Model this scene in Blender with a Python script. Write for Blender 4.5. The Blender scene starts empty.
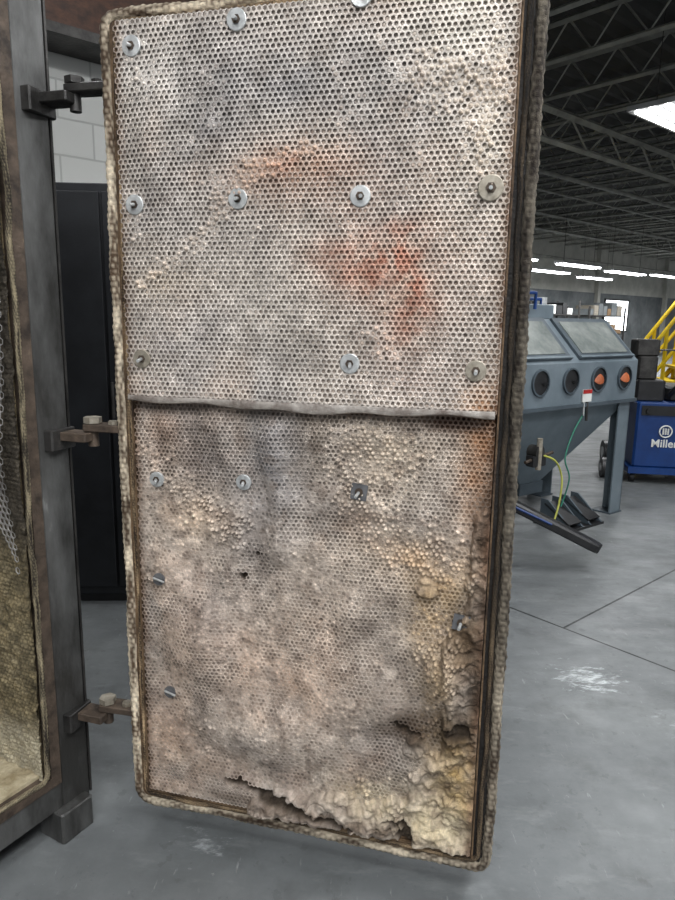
import bpy, math, random
import numpy as np
from mathutils import Matrix, Vector
random.seed(4); rng=np.random.RandomState(7)
scn=bpy.context.scene
scn.view_settings.view_transform='Standard'

def lin(c):
    return tuple(((v/255)/12.92 if v/255<=0.04045 else ((v/255+0.055)/1.055)**2.4) for v in c)
def linn(a):
    a=np.asarray(a)/255.0
    return np.where(a<=0.04045,a/12.92,((a+0.055)/1.055)**2.4)

# ------------------------------------------------------------ materials
def mat_noise(name,c1,c2,scale=6,rough=.6,metal=0,bump=.15,bscale=60,c3=None,detail=8,stretch=(1,1,1),lo=.35,hi=.65):
    m=bpy.data.materials.new(name); m.use_nodes=True
    nt=m.node_tree; N=nt.nodes; L=nt.links
    b=N['Principled BSDF']
    tc=N.new('ShaderNodeTexCoord'); mp=N.new('ShaderNodeMapping'); mp.inputs['Scale'].default_value=stretch
    L.new(tc.outputs['Object'],mp.inputs['Vector'])
    n=N.new('ShaderNodeTexNoise'); n.inputs['Scale'].default_value=scale; n.inputs['Detail'].default_value=detail; n.inputs['Roughness'].default_value=.65
    L.new(mp.outputs[0],n.inputs['Vector'])
    r=N.new('ShaderNodeValToRGB'); r.color_ramp.elements[0].position=lo; r.color_ramp.elements[1].position=hi
    r.color_ramp.elements[0].color=(*lin(c1),1); r.color_ramp.elements[1].color=(*lin(c2),1)
    if c3:
        e=r.color_ramp.elements.new(min(hi+.12,1)); e.color=(*lin(c3),1)
    L.new(n.outputs['Fac'],r.inputs[0]); L.new(r.outputs[0],b.inputs['Base Color'])
    b.inputs['Roughness'].default_value=rough; b.inputs['Metallic'].default_value=metal
    if bump>0:
        n2=N.new('ShaderNodeTexNoise'); n2.inputs['Scale'].default_value=bscale; n2.inputs['Detail'].default_value=4
        L.new(mp.outputs[0],n2.inputs['Vector'])
        bp=N.new('ShaderNodeBump'); bp.inputs['Strength'].default_value=bump; bp.inputs['Distance'].default_value=.01
        L.new(n2.outputs['Fac'],bp.inputs['Height']); L.new(bp.outputs[0],b.inputs['Normal'])
    return m
def mat_emit(name,c,s):
    m=bpy.data.materials.new(name); m.use_nodes=True; b=m.node_tree.nodes['Principled BSDF']
    b.inputs['Base Color'].default_value=(*c,1); b.inputs['Emission Color'].default_value=(*c,1); b.inputs['Emission Strength'].default_value=s
    return m
def mat_attr(name,rough,metal,var,scale,bump,bscale):
    m=bpy.data.materials.new(name); m.use_nodes=True; nt=m.node_tree; N=nt.nodes; L=nt.links; b=N['Principled BSDF']
    a=N.new('ShaderNodeAttribute'); a.attribute_name='Col'
    tc=N.new('ShaderNodeTexCoord')
    n=N.new('ShaderNodeTexNoise'); n.inputs['Scale'].default_value=scale; n.inputs['Detail'].default_value=6; n.inputs['Roughness'].default_value=.7
    L.new(tc.outputs['Object'],n.inputs['Vector'])
    mr=N.new('ShaderNodeMapRange'); mr.inputs[1].default_value=.3; mr.inputs[2].default_value=.7; mr.inputs[3].default_value=1-var; mr.inputs[4].default_value=1+var
    L.new(n.outputs['Fac'],mr.inputs[0])
    v=N.new('ShaderNodeVectorMath'); v.operation='SCALE'
    L.new(a.outputs['Color'],v.inputs[0]); L.new(mr.outputs[0],v.inputs['Scale']); L.new(v.outputs[0],b.inputs['Base Color'])
    b.inputs['Roughness'].default_value=rough; b.inputs['Metallic'].default_value=metal
    n2=N.new('ShaderNodeTexNoise'); n2.inputs['Scale'].default_value=bscale; n2.inputs['Detail'].default_value=4
    L.new(tc.outputs['Object'],n2.inputs['Vector'])
    bp=N.new('ShaderNodeBump'); bp.inputs['Strength'].default_value=bump; bp.inputs['Distance'].default_value=.006
    L.new(n2.outputs['Fac'],bp.inputs['Height']); L.new(bp.outputs[0],b.inputs['Normal'])
    return m

# ------------------------------------------------------------ mesh builder
class B:
    def __init__(s,M=None): s.v=[];s.f=[];s.mi=[];s.mats=[];s.M=M or Matrix.Identity(4);s.sm=[]
    def _m(s,mat):
        if mat not in s.mats: s.mats.append(mat)
        return s.mats.index(mat)
    def add(s,vs,fs,mat,smooth=False):
        o=len(s.v); s.v+= [tuple(x) for x in vs]; k=s._m(mat)
        for f in fs: s.f.append(tuple(i+o for i in f)); s.mi.append(k); s.sm.append(smooth)
    def box(s,x0,x1,y0,y1,z0,z1,mat,R=None,piv=None,ch=0.0):
        c=ch
        if c<=0:
            vs=[(x,y,z) for z in (z0,z1) for y in (y0,y1) for x in (x0,x1)]
            fs=[(0,2,3,1),(4,5,7,6),(0,1,5,4),(2,6,7,3),(0,4,6,2),(1,3,7,5)]
        else:
            def ring(z,i):
                return [(x0+c+i,y0+i,z),(x1-c-i,y0+i,z),(x1-i,y0+c+i,z),(x1-i,y1-c-i,z),(x1-c-i,y1-i,z),(x0+c+i,y1-i,z),(x0+i,y1-c-i,z),(x0+i,y0+c+i,z)]
            h=c*.6
            vs=ring(z0,h)+ring(z0+h,0)+ring(z1-h,0)+ring(z1,h)
            fs=[tuple(reversed(range(8))),tuple(range(24,32))]
            for r in range(3):
                for i in range(8):
                    j=(i+1)%8; fs.append((r*8+i,r*8+j,r*8+8+j,r*8+8+i))
        if R is not None:
            p=Vector(piv) if piv else Vector(((x0+x1)/2,(y0+y1)/2,(z0+z1)/2))
            vs=[tuple(R@(Vector(v)-p)+p) for v in vs]
        s.add(vs,fs,mat)
    def tube(s,pts,r,mat,seg=10,smooth=True,cap=True):
        pts=[Vector(p) for p in pts]; n=len(pts)
        if not hasattr(r,'__len__'): r=[r]*n
        T=(pts[1]-pts[0]).normalized(); a=Vector((0,0,1)) if abs(T.z)<.9 else Vector((1,0,0))
        U=T.cross(a).normalized(); vs=[];fs=[]
        for i,p in enumerate(pts):
            t=(pts[min(i+1,n-1)]-pts[max(i-1,0)]).normalized()
            U=(U-t*U.dot(t)).normalized(); W=t.cross(U)
            for k in range(seg):
                an=2*math.pi*k/seg; vs.append(p+(U*math.cos(an)+W*math.sin(an))*r[i])
        for i in range(n-1):
            for k in range(seg):
                j=(k+1)%seg; fs.append((i*seg+k,i*seg+j,(i+1)*seg+j,(i+1)*seg+k))
        s.add(vs,fs,mat,smooth)
        if cap:
            s.add(vs[:seg],[tuple(reversed(range(seg)))],mat); s.add(vs[-seg:],[tuple(range(seg))],mat)
    def rod(s,a,b,r,mat,seg=12): s.tube([a,b],r,mat,seg)
    def beam(s,a,b,w,mat): s.tube([a,b],w*.707,mat,4,smooth=False)
    def prism(s,poly,fn,mat):
        n=len(poly); vs=[fn(p,0) for p in poly]+[fn(p,1) for p in poly]
        fs=[tuple(range(n)),tuple(reversed(range(n,2*n)))]+[(i,n+i,n+(i+1)%n,(i+1)%n) for i in range(n)]
        s.add(vs,fs,mat)
    def make(s,name,parent=None,bevel=0):
        import bmesh
        me=bpy.data.meshes.new(name); me.from_pydata([tuple(s.M@Vector(v)) for v in s.v],[],s.f)
        for m in s.mats: me.materials.append(m)
        me.polygons.foreach_set('material_index',s.mi); me.polygons.foreach_set('use_smooth',s.sm)
        bm=bmesh.new(); bm.from_mesh(me); bmesh.ops.recalc_face_normals(bm,faces=bm.faces); bm.to_mesh(me); bm.free()
        o=bpy.data.objects.new(name,me); scn.collection.objects.link(o)
        if parent: o.parent=parent
        return o
def empty(name):
    e=bpy.data.objects.new(name,None); scn.collection.objects.link(e); return e
def frame(o,x,y):
    x=Vector((x[0],x[1],0)).normalized(); y=Vector((y[0],y[1],0)).normalized()
    M=Matrix.Identity(4)
    for i in range(3):
        M[i][0]=x[i]; M[i][1]=y[i]; M[i][2]=(0,0,1)[i]; M[i][3]=o[i]
    return M
def npmesh(name,V,F,mat,M,col=None,parent=None,smooth=False):
    A=np.array(M); V=V@A[:3,:3].T+A[:3,3]
    if np.linalg.det(A[:3,:3])<0: F=F[:,::-1]
    me=bpy.data.meshes.new(name); me.vertices.add(len(V)); me.vertices.foreach_set('co',V.astype(np.float32).ravel())
    k=F.shape[1]; me.loops.add(F.size); me.loops.foreach_set('vertex_index',F.astype(np.int32).ravel())
    me.polygons.add(len(F)); me.polygons.foreach_set('loop_start',np.arange(len(F),dtype=np.int32)*k)
    try: me.polygons.foreach_set('loop_total',np.full(len(F),k,dtype=np.int32))
    except Exception: pass
    me.polygons.foreach_set('use_smooth',np.full(len(F),smooth))
    me.update(calc_edges=True); me.validate()
    if col is not None:
        a=me.color_attributes.new('Col','FLOAT_COLOR','POINT')
        c=np.ones((len(V),4),np.float32); c[:,:3]=col; a.data.foreach_set('color',c.ravel())
    me.materials.append(mat)
    o=bpy.data.objects.new(name,me); scn.collection.objects.link(o)
    if parent: o.parent=parent
    return o

# ------------------------------------------------------------ numpy noise
LAT=rng.rand(256,256)
def vn(x,y):
    xi=np.floor(x).astype(int); yi=np.floor(y).astype(int); fx=x-xi; fy=y-yi
    fx=fx*fx*(3-2*fx); fy=fy*fy*(3-2*fy)
    g=lambda a,b: LAT[a%256,b%256]
    return (g(xi,yi)*(1-fx)+g(xi+1,yi)*fx)*(1-fy)+(g(xi,yi+1)*(1-fx)+g(xi+1,yi+1)*fx)*fy
def fbm(x,y,o=4):
    s=0;a=.5;t=0
    for i in range(o): s=s+a*vn(x*2**i+i*17.3,y*2**i+i*9.1); t+=a; a*=.55
    return s/t
def sst(a,b,x): t=np.clip((x-a)/(b-a),0,1); return t*t*(3-2*t)

# ------------------------------------------------------------ frames of reference
MD=frame((-.577,1.77,0),(.968,-.25),(.25,.968))          # door: u, depth, z
MO=frame((-.736,1.824,0),(-.494,-.87),(-.87,.494))       # oven: s, into oven, z
E1=(.755,.656); E2=(.656,-.755)                          # building axes

# ------------------------------------------------------------ common mats
steel_dark=mat_noise('steel_dark',(38,37,36),(72,70,68),9,.5,.5,.2,80,(98,88,78))
steel_post=mat_noise('steel_post',(54,53,51),(104,104,103),6,.42,.3,.15,60,(172,172,170),stretch=(1,1,.35),lo=.38,hi=.62)
steel_rust=mat_noise('steel_rust',(44,36,30),(96,82,70),14,.7,.2,.3,90,(140,126,106))
rim_brown=mat_noise('rim_brown',(50,36,26),(124,100,74),18,.75,.1,.6,100,(190,174,150),stretch=(1,1,.6))
rim_dark=mat_noise('rim_dark',(20,18,17),(44,39,35),15,.7,.1,.4,110,(92,78,62))
lap_steel=mat_noise('lap_edge_steel',(128,116,108),(200,192,184),22,.6,.2,.2,100)
rope_tan=mat_attr('rope_gasket',.9,0,.40,38,.7,400)
zinc=mat_noise('zinc',(170,172,172),(222,223,222),30,.35,.4,.1,90)
zinc_old=mat_noise('zinc_old',(130,122,108),(176,168,154),30,.5,.4,.1,90)
plate=mat_noise('plate_steel',(78,78,80),(112,112,114),20,.5,.2,.1,90)
black=mat_noise('black_paint',(16,16,17),(34,34,36),8,.45,0,.1,50)

# ------------------------------------------------------------ the door
door=empty('oven_door')
b=B(MD)
b.box(.004,1.016,.012,.10,.104,2.206,rim_dark,ch=.006)
b.make('door_slab',door)
b=B(MD)
b.box(.018,.050,-.004,.02,.118,2.192,rim_brown)
b.box(.970,1.003,-.001,.02,.118,2.192,rim_dark)
b.box(.050,.970,-.004,.02,.118,.150,rim_brown)
b.box(.050,.970,-.004,.02,2.17,2.192,rim_brown)
b.box(.0455,.0500,-.016,-.002,.145,2.175,rim_brown)
b.box(.9715,.9755,-.018,-.001,.145,2.175,rim_brown)
b.box(.0500,.9715,-.012,-.002,.146,.150,rim_brown)
b.make('door_rim',door)

def rope(name,path,r,M,parent,c1,c2,seg=14,step=.0022,colfn=None,wob=.004):
    P=np.array(path,float); P=np.vstack([P,P[:1]])
    d=np.r_[0,np.cumsum(np.linalg.norm(np.diff(P,axis=0),axis=1))]
    n=int(d[-1]/step); t=np.linspace(0,d[-1],n,endpoint=False)
    C=np.stack([np.interp(t,d,P[:,i]) for i in range(3)],1)
    C[:,0]+=wob*(fbm(t*7,t*0+3,3)-.5)*1.5; C[:,2]+=wob*(fbm(t*7,t*0+8,3)-.5)*1.5
    T=np.roll(C,-1,0)-np.roll(C,1,0)
    T/=np.linalg.norm(T,axis=1)[:,None]
    Y=np.tile([0,1.,0],(n,1)); S=np.cross(T,Y); S/=np.linalg.norm(S,axis=1)[:,None]; Y=np.cross(S,T)
    th=np.linspace(0,2*np.pi,seg,endpoint=False)
    tt=t[:,None]; k=np.pi/(r*1.15)
    kn=np.abs(np.sin(k*tt*.5+3*th[None]))*np.abs(np.sin(k*tt*.5-3*th[None]))
    rr=r*(.80+.26*kn)*(.74+.56*fbm(tt*15+0*kn,th[None]*.6+0*kn,4))*1.02
    V=C[:,None,:]+rr[...,None]*(S[:,None,:]*np.cos(th)[None,:,None]+Y[:,None,:]*np.sin(th)[None,:,None])
    V=V.reshape(-1,3)
    i=np.arange(n)[:,None]; j=np.arange(seg)[None]; i2=(i+1)%n; j2=(j+1)%seg
    F=np.stack([i*seg+j+0*j2,i2*seg+j,i2*seg+j2,i*seg+j2+0*j],-1).reshape(-1,4)
    w=((fbm(tt*14+0*kn,th[None]+0*kn)-.5)*2.6+.48+kn*.8-.30).clip(0,1)[...,None]
    a=linn(c1)*(1-w)+linn(c2)*w
    if colfn is not None: a=a*colfn(C)[:,None,:]
    return npmesh(name,V,F,rope_tan,M,a.reshape(-1,3),parent,True)
def rrect(x0,x1,z0,z1,y,R):
    out=[]
    for cx,cz,a0 in ((x1-R,z1-R,0),(x0+R,z1-R,90),(x0+R,z0+R,180),(x1-R,z0+R,270)):
        for a in range(0,91,15):
            an=math.radians(a0+a); out.append((cx+R*math.cos(an),y,cz+R*math.sin(an)))
    return out
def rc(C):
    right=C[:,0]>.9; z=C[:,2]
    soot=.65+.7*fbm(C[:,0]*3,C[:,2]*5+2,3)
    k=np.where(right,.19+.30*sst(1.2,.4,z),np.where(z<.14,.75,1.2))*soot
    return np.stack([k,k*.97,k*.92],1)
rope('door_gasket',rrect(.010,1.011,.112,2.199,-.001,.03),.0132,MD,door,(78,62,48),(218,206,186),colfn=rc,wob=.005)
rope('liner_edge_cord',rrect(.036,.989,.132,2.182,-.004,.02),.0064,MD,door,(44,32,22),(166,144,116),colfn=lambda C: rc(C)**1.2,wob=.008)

SPLIT=1.295
def adj(L_): return [(u+.010*(1-u),z-.018*(z-1.4)*(1 if z>1.4 else 0)) for u,z in L_]
studs=adj([(.084,2.131),(.351,2.164),(.637,2.186),(.078,1.773),(.348,1.780),(.642,1.778),(.929,1.786),(.081,1.396),(.626,1.400),(.918,1.393)])
studs_lo=[(.108,1.080),(.352,1.090)]
sq=[(.655,1.090),(.915,.785)]
clips=[(.112,.808),(.125,.470)]
def seg_d(u,z,pts):
    d=np.full(np.shape(u),9.)
    for (a,b_),(c,e) in zip(pts[:-1],pts[1:]):
        vx,vz=c-a,e-b_; t=np.clip(((u-a)*vx+(z-b_)*vz)/(vx*vx+vz*vz),0,1)
        d=np.minimum(d,np.hypot(u-a-t*vx,z-b_-t*vz))
    return d
def g(u,z,cu,cz,ru,rz): return np.exp(-(((u-cu)/ru)**2+((z-cz)/rz)**2))
def ringr(u,z):
    return np.hypot((u-.46)/.36,(z-.70)/.40)+.22*(fbm(u*4+3,z*4+8,3)-.5)
def H(u,z):
    lo=z<SPLIT
    h=.022*(fbm(u*2.6+3,z*2.6,2)-.5)
    h=h+np.where(lo,.062*(fbm(u*4.5+9,z*3.8,3)-.5),.006*(fbm(u*6,z*6,2)-.5))
    h=h+.012*np.sin(u*42+3*fbm(u*3,z*3,2))*g(u,z,.38,1.12,.2,.22)*lo
    h=h+(.030*g(u,z,.22,.62,.09,.11)+.034*g(u,z,.66,.56,.10,.11)+.026*g(u,z,.42,.40,.15,.07)-.012*g(u,z,.45,.75,.10,.12)+.024*g(u,z,.87,.66,.06,.12)+.018*g(u,z,.75,.36,.1,.06)+.02*g(u,z,.52,.93,.07,.05))*lo
    rr=ringr(u,z); h=h-.016*np.exp(-((rr-1.10)/.08)**2)*lo*sst(.85,.5,z)
    for (a,b_) in studs+studs_lo+sq: h=h-.007*g(u,z,a,b_,.05,.05)
    f=-.010; k=.005; h=f+k*np.log1p(np.exp(np.clip((h-f)/k,-30,30)))
    e=np.minimum(np.minimum(u-.05,.97-u),np.minimum(z-.15,2.175-z))
    h=h*sst(0,.08,e)
    h=h*np.where(lo,sst(SPLIT,SPLIT-.10,z)*.9+.1,1)
    h=h+np.where(lo,-.007*sst(SPLIT-.07,SPLIT,z),.012*sst(SPLIT+.09,SPLIT,z)*(.5+1.0*fbm(u*6,z*0+3,2))*sst(.03,.12,u)*sst(.985,.90,u))
    return h
def pop(u,z):
    m=.95*np.exp(-(seg_d(u,z,[(.10,1.58),(.25,1.68),(.38,1.82),(.52,1.87)])/.028)**2)
    m=m+.5*g(u,z,.82,2.02,.12,.12)+.3*g(u,z,.12,2.05,.1,.1)+.45*g(u,z,.74,1.56,.05,.1)
    m=m+1.0*g(u,z,.70,1.18,.12,.10)+.85*np.exp(-(seg_d(u,z,[(.62,1.05),(.75,.95),(.90,.90)])/.04)**2)
    m=m+.8*np.exp(-(seg_d(u,z,[(.08,1.15),(.22,1.03),(.33,.97)])/.045)**2)+.4*g(u,z,.15,.9,.1,.08)
    m=m+.9*g(u,z,.88,.62,.06,.16)+.5*g(u,z,.92,1.95,.04,.3)
    return m
def crust(u,z):
    n=fbm(u*9+5,z*9+1,4)-.5
    c=1.35*g(u,z,.97,.28,.22,.22)+1.0*g(u,z,.93,.60,.065,.22)+.9*g(u,z,.955,.95,.04,.25)+.85*g(u,z,.84,.86,.06,.05)
    c=c+1.2*np.exp(-((z-.165)/.045)**2)*sst(.25,.45,u)+.7*g(u,z,.66,.23,.18,.04)
    return sst(.55,.75,c+n*1.3*(c>.08))
def torn(u,z):
    n=fbm(u*16+2,z*26+7,4)-.5
    zl=.210-.055*sst(.3,.65,u)
    c=np.exp(-((z-zl-.010)/.018)**2)*sst(.24,.30,u)*sst(.84,.78,u)*.74
    c=c+.8*g(u,z,.80,.47,.06,.022)+.7*g(u,z,.93,.50,.035,.03)+.6*g(u,z,.75,.20,.05,.02)
    c=c+n*1.9*(c>.12)
    c=c+1.1*g(u,z,.392,.905,.011,.012)+1.1*g(u,z,.350,.835,.013,.015)+1.0*g(u,z,.56,.74,.006,.006)
    return sst(.52,.70,c)
BL=[
 (.50,2.02,.26,.12,(128,123,122),.65),(.30,1.93,.10,.18,(130,125,124),.5),(.72,1.88,.1,.18,(134,128,126),.5),(.15,1.80,.1,.1,(134,128,127),.4),
 (.12,2.05,.10,.14,(212,204,196),.6),(.88,2.08,.16,.12,(208,198,184),.7),(.92,1.85,.07,.15,(200,188,172),.6),
 (.50,1.83,.15,.07,(172,134,112),.75),(.60,1.77,.09,.06,(164,130,114),.55),(.66,1.62,.16,.10,(176,142,124),.65),(.76,1.52,.09,.12,(174,140,122),.65),
 (.44,1.55,.14,.13,(204,194,182),.5),(.22,1.42,.14,.12,(158,151,150),.45),(.80,1.38,.12,.08,(180,158,146),.5),
 (.17,1.58,.10,.04,(200,182,162),.7),(.90,1.6,.06,.12,(176,156,142),.5),
 (.95,1.28,.05,.10,(176,122,82),.8),(.94,1.12,.05,.10,(170,120,84),.75),(.96,1.03,.03,.10,(60,48,38),.8),
 (.22,1.18,.08,.12,(132,121,118),.5),(.42,1.14,.10,.2,(144,142,144),.6),(.40,.95,.08,.12,(138,131,128),.5),
 (.55,1.20,.04,.12,(200,184,168),.6),(.13,1.2,.06,.1,(184,156,138),.6),(.2,.98,.10,.07,(204,182,160),.7),
 (.73,1.18,.10,.10,(200,184,164),.7),(.80,.93,.12,.06,(194,164,132),.7),
 (.62,.88,.14,.08,(200,184,168),.6),(.55,.80,.18,.12,(196,178,162),.5),(.45,.58,.2,.14,(206,180,160),.75),(.25,.72,.1,.14,(164,148,138),.5),
 (.93,.72,.05,.08,(84,66,48),.9),(.90,.50,.07,.05,(38,30,24),1.0),(.80,.48,.07,.035,(62,50,40),.9),(.97,.62,.03,.14,(50,40,30),.8),
 (.95,.35,.10,.12,(186,156,106),.85),(.90,.22,.16,.06,(224,208,176),.85),(.72,.26,.14,.06,(208,190,156),.7),(.88,.86,.06,.05,(196,164,122),.7),
 (.12,.35,.08,.12,(200,172,150),.7),(.25,.27,.15,.05,(176,156,138),.6),(.84,.80,.06,.08,(186,156,116),.8),(.86,.63,.05,.1,(186,160,124),.7),
 (.64,1.02,.05,.03,(90,76,66),.45),(.2,1.275,.3,.012,(88,78,72),.5),(.6,1.28,.3,.010,(80,66,56),.6),(.88,1.27,.1,.02,(70,50,38),.8),
 (.5,.175,.3,.02,(70,54,40),.6),
]
RUST=[(.72,1.645,.06,.038,1.0),(.66,1.60,.055,.03,.75),(.755,1.58,.04,.05,.9),(.775,1.51,.035,.045,.8),(.60,1.64,.06,.03,.5),(.74,1.69,.04,.03,.6),(.52,1.84,.07,.02,.3)]
def colour(u,z):
    n1=fbm(u*5+1,z*5+4,5); n2=fbm(u*14+7,z*14+2,4); n3=fbm(u*40,z*40,3)
    sh=u.shape; up=(z>=SPLIT)
    amp=np.where(up,.6,.75)
    c=np.empty(sh+(3,)); c[:]=(183,170,158)
    c+=((n1-.5)*80*amp)[...,None]; c+=((n2-.5)*70*amp)[...,None]*np.array([1,.98,.95])
    w2=(sst(.5,.75,fbm(u*7+20,z*7+11,4))*.5*amp)[...,None]
    c=c*(1-w2)+np.array((126,119,115))*w2
    w2=(sst(.55,.75,fbm(u*6+40,z*6+31,4))*.5)[...,None]
    c=c*(1-w2)+np.array((202,176,156))*w2
    for (a,b_,ru,rz,rgb,s) in BL:
        w=np.clip(g(u,z,a,b_,ru,rz)*s*(.1+1.8*n2)*1.1,0,1)[...,None]
        c=c*(1-w)+np.array(rgb)*w
    nr=fbm(u*24+30,z*24+12,5); tot=0
    for (a,b_,ru,rz,s) in RUST: tot=np.maximum(tot,g(u,z,a,b_,ru*1.25,rz*1.25)*s)
    w=np.clip(tot*(.05+1.5*sst(.36,.66,nr))*.66,0,.75)[...,None]
    c=c*(1-w)+np.array((156,94,72))*w
    rr=ringr(u,z); lo=(z<.85)
    w=(np.exp(-((rr-1.14)/.13)**2)*lo*sst(.85,.5,z)*np.clip((n2-.25)*2.0,0,1)*.62*(1-.7*sst(.6,.85,u)))[...,None]
    c=c*(1-w)+np.array((108,92,82))*w
    w=(sst(.60,.72,fbm(u*32+9,z*32+5,3))*.32*np.where(z<SPLIT,1,.5))[...,None]
    c=c*(1-w)+np.array((92,78,68))*w
    e=np.minimum(u-.045,.972-u); w=(np.exp(-(e/.018)**2)*.75*np.clip(n2*1.6,0,1))[...,None]
    c=c*(1-w)+np.array((82,56,38))*w
    c+=((n3-.5)*55)[...,None]
    return np.clip(c,18,240)
def rustmask(u,z):
    w=0
    for (a,b_,ru,rz,s) in RUST: w=np.maximum(w,g(u,z,a,b_,ru*1.4,rz*1.4)*s)
    return np.clip(w*.9,0,.7)
def cells(u0,u1,z0,z1,p):
    rh=p*.8660254; nj=int((z1-z0)/rh); out=[]
    for j in range(nj):
        uu=np.arange(u0+p*.5+(p*.5 if j%2 else 0),u1-p*.45,p)
        out.append(np.stack([uu,np.full(len(uu),z0+rh*(j+.6))],1))
    return np.vstack(out)
metal=mat_attr('perforated_sheet',.5,.15,.25,60,.3,260)
insul=mat_attr('ceramic_insulation',.95,0,.28,90,.7,320)
def sheet(name,u0,u1,z0,z1,p,off,gain,holef,mm,gm):
    c=cells(u0,u1,z0,z1,p)
    keep=(crust(c[:,0],c[:,1])<.5)&(torn(c[:,0],c[:,1])<.4)
    c=c[keep]; n=len(c); R=p/math.sqrt(3)
    an=np.arange(12)*math.pi/6
    rad=np.where(np.arange(12)%2==1,R,R*.8660254)
    ox=rad*np.cos(an); oz=rad*np.sin(an)
    hr=p*holef*(1+.10*(rng.rand(n)-.5)); 
    du=np.zeros((n,36)); dz=np.zeros((n,36)); dy=np.zeros((n,36))
    du[:,:12]=ox; dz[:,:12]=oz
    hx=np.where(np.arange(12)%2==1,1.06,.97)
    for k in (1,2):
        du[:,12*k:12*k+12]=hr[:,None]*np.cos(an)*hx; dz[:,12*k:12*k+12]=hr[:,None]*np.sin(an)*hx
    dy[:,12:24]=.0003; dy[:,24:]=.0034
    U=c[:,:1]+du; Z=c[:,1:]+dz
    h=H(U,Z); Y=-(off+h)+dy
    V=np.stack([U,Y,Z],-1).reshape(-1,3)
    k=np.arange(12); k2=(k+1)%12
    f1=np.stack([k,k2,k2+12,k+12],1); f2=f1+12
    ff=np.vstack([f1,f2]); F=(ff[None]+(np.arange(n)*36)[:,None,None]).reshape(-1,4)
    cc=colour(U,Z); m_=(mm*(1-rustmask(U,Z)))[...,None]
    n2=fbm(U*22+3,Z*22,3)[...,None]
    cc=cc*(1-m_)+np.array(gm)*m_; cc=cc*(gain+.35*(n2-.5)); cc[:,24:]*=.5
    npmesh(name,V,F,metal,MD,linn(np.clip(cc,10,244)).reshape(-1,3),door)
P1=.0130;P2=.0120
OU,OL=.0300,.0130
sheet('upper_perforated_sheet',.047,.970,SPLIT,2.178,P1,OU,1.12,.352,.42,(176,171,166))
sheet('lower_perforated_sheet',.050,.968,.152,SPLIT+.02,P2,OL,1.05,.345,.25,(172,160,150))
def field(name,u0,u1,z0,z1,p,off,cu0,cz0,res=.0021,fill=0.0):
    nu=int((u1-u0)/res); nz=int((z1-z0)/res)
    U,Z=np.meshgrid(np.linspace(u0,u1,nu),np.linspace(z0,z1,nz))
    rh=p*.8660254
    best=np.full(U.shape,9.); hj=np.zeros(U.shape)
    j0=np.floor((Z-cz0)/rh-.6)
    for dj in (0,1):
        j=j0+dj; zc=cz0+rh*(j+.6); o=cu0+p*.5+np.where(j%2==1,p*.5,0)
        i=np.round((U-o)/p); uc=o+i*p; d=np.hypot(U-uc,Z-zc)
        k=d<best; best=np.where(k,d,best); hj=np.where(k,LAT[(i.astype(int)*7)%256,(j.astype(int)*13)%256],hj)
        if dj==0: UC=uc.copy();ZC=zc.copy()
        else: UC=np.where(k,uc,UC);ZC=np.where(k,zc,ZC)
    pm=pop(UC,ZC)+(fbm(UC*10,ZC*10+30,3)-.5)*1.2+(hj-.5)*.6
    amt=sst(.35,.8,pm)
    dome=np.sqrt(np.clip(1-(best/(p*.47))**2,0,1))
    h=H(U,Z)
    fl_=fill*sst(.35,.6,fbm(U*6+3,Z*6+60,4))*sst(1.25,.95,Z)
    y=off+h-.0055+fl_*.0042*(.7+.6*hj)+ .0025*(hj-.3)*dome + dome*amt*(.0090+.009*(hj-.5))+.002*(fbm(U*80,Z*80,2)-.5)
    cr=crust(U,Z); tn=torn(U,Z)
    q=np.abs(fbm(U*20+4*fbm(U*9,Z*9,2),Z*20,3)-.5)
    lump=sst(.38,.62,fbm(U*22+9,Z*22+70,3))
    y=y+cr*(.008+.050*(fbm(U*10,Z*10+50,4)-.36)+.012*lump-.004*sst(.02,0,q)+.014*(fbm(U*60,Z*60,3)-.5))
    y=y-tn*(.024+.01*(fbm(U*50,Z*50,3)-.5))
    y=np.maximum(y,-.011)
    edge=np.minimum(np.minimum(U-u0,u1-U),np.minimum(Z-z0,z1-Z)); y=np.where(edge<res*.5,-.012,y)
    cc=colour(U,Z)
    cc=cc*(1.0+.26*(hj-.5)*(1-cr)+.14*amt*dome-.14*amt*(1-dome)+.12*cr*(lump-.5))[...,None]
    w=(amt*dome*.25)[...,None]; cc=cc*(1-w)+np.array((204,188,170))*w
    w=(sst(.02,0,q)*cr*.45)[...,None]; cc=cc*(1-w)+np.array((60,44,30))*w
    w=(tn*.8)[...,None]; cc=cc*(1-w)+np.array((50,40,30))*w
    V=np.stack([U,-y,Z],-1).reshape(-1,3)
    a=np.arange(nz-1)[:,None]*nu+np.arange(nu-1)[None]
    F=np.stack([a,a+1,a+1+nu,a+nu],-1).reshape(-1,4)
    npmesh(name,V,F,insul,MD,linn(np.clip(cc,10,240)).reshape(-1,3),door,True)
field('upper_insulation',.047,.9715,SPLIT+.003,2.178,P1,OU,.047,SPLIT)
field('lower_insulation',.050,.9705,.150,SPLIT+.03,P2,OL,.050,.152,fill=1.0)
def hh(u,z,off):
    return -(off+float(H(np.array([u]),np.array([z]))[0]))
b=B(MD)
def fast(u,z,off,mat,r=.0245,pin=.028,tilt=0):
    y=hh(u,z,off)-.001
    b.tube([(u,y+.003,z),(u,y-.0022,z),(u,y-.0030,z)],[r,r,r*.93],mat,24,smooth=False)
    b.tube([(u,y-.003,z),(u,y-.0065,z)],r*.42,steel_rust,6,smooth=False)
    b.rod((u,y-.003,z),(u+.004+tilt,y-pin,z-.004),.0042,zinc,10)
for i,(u,z) in enumerate(studs): fast(u,z,OU,zinc_old if i in(6,7,9) else zinc,r=.027 if i==6 else .0235,tilt=.003*((i%3)-1))
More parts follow.
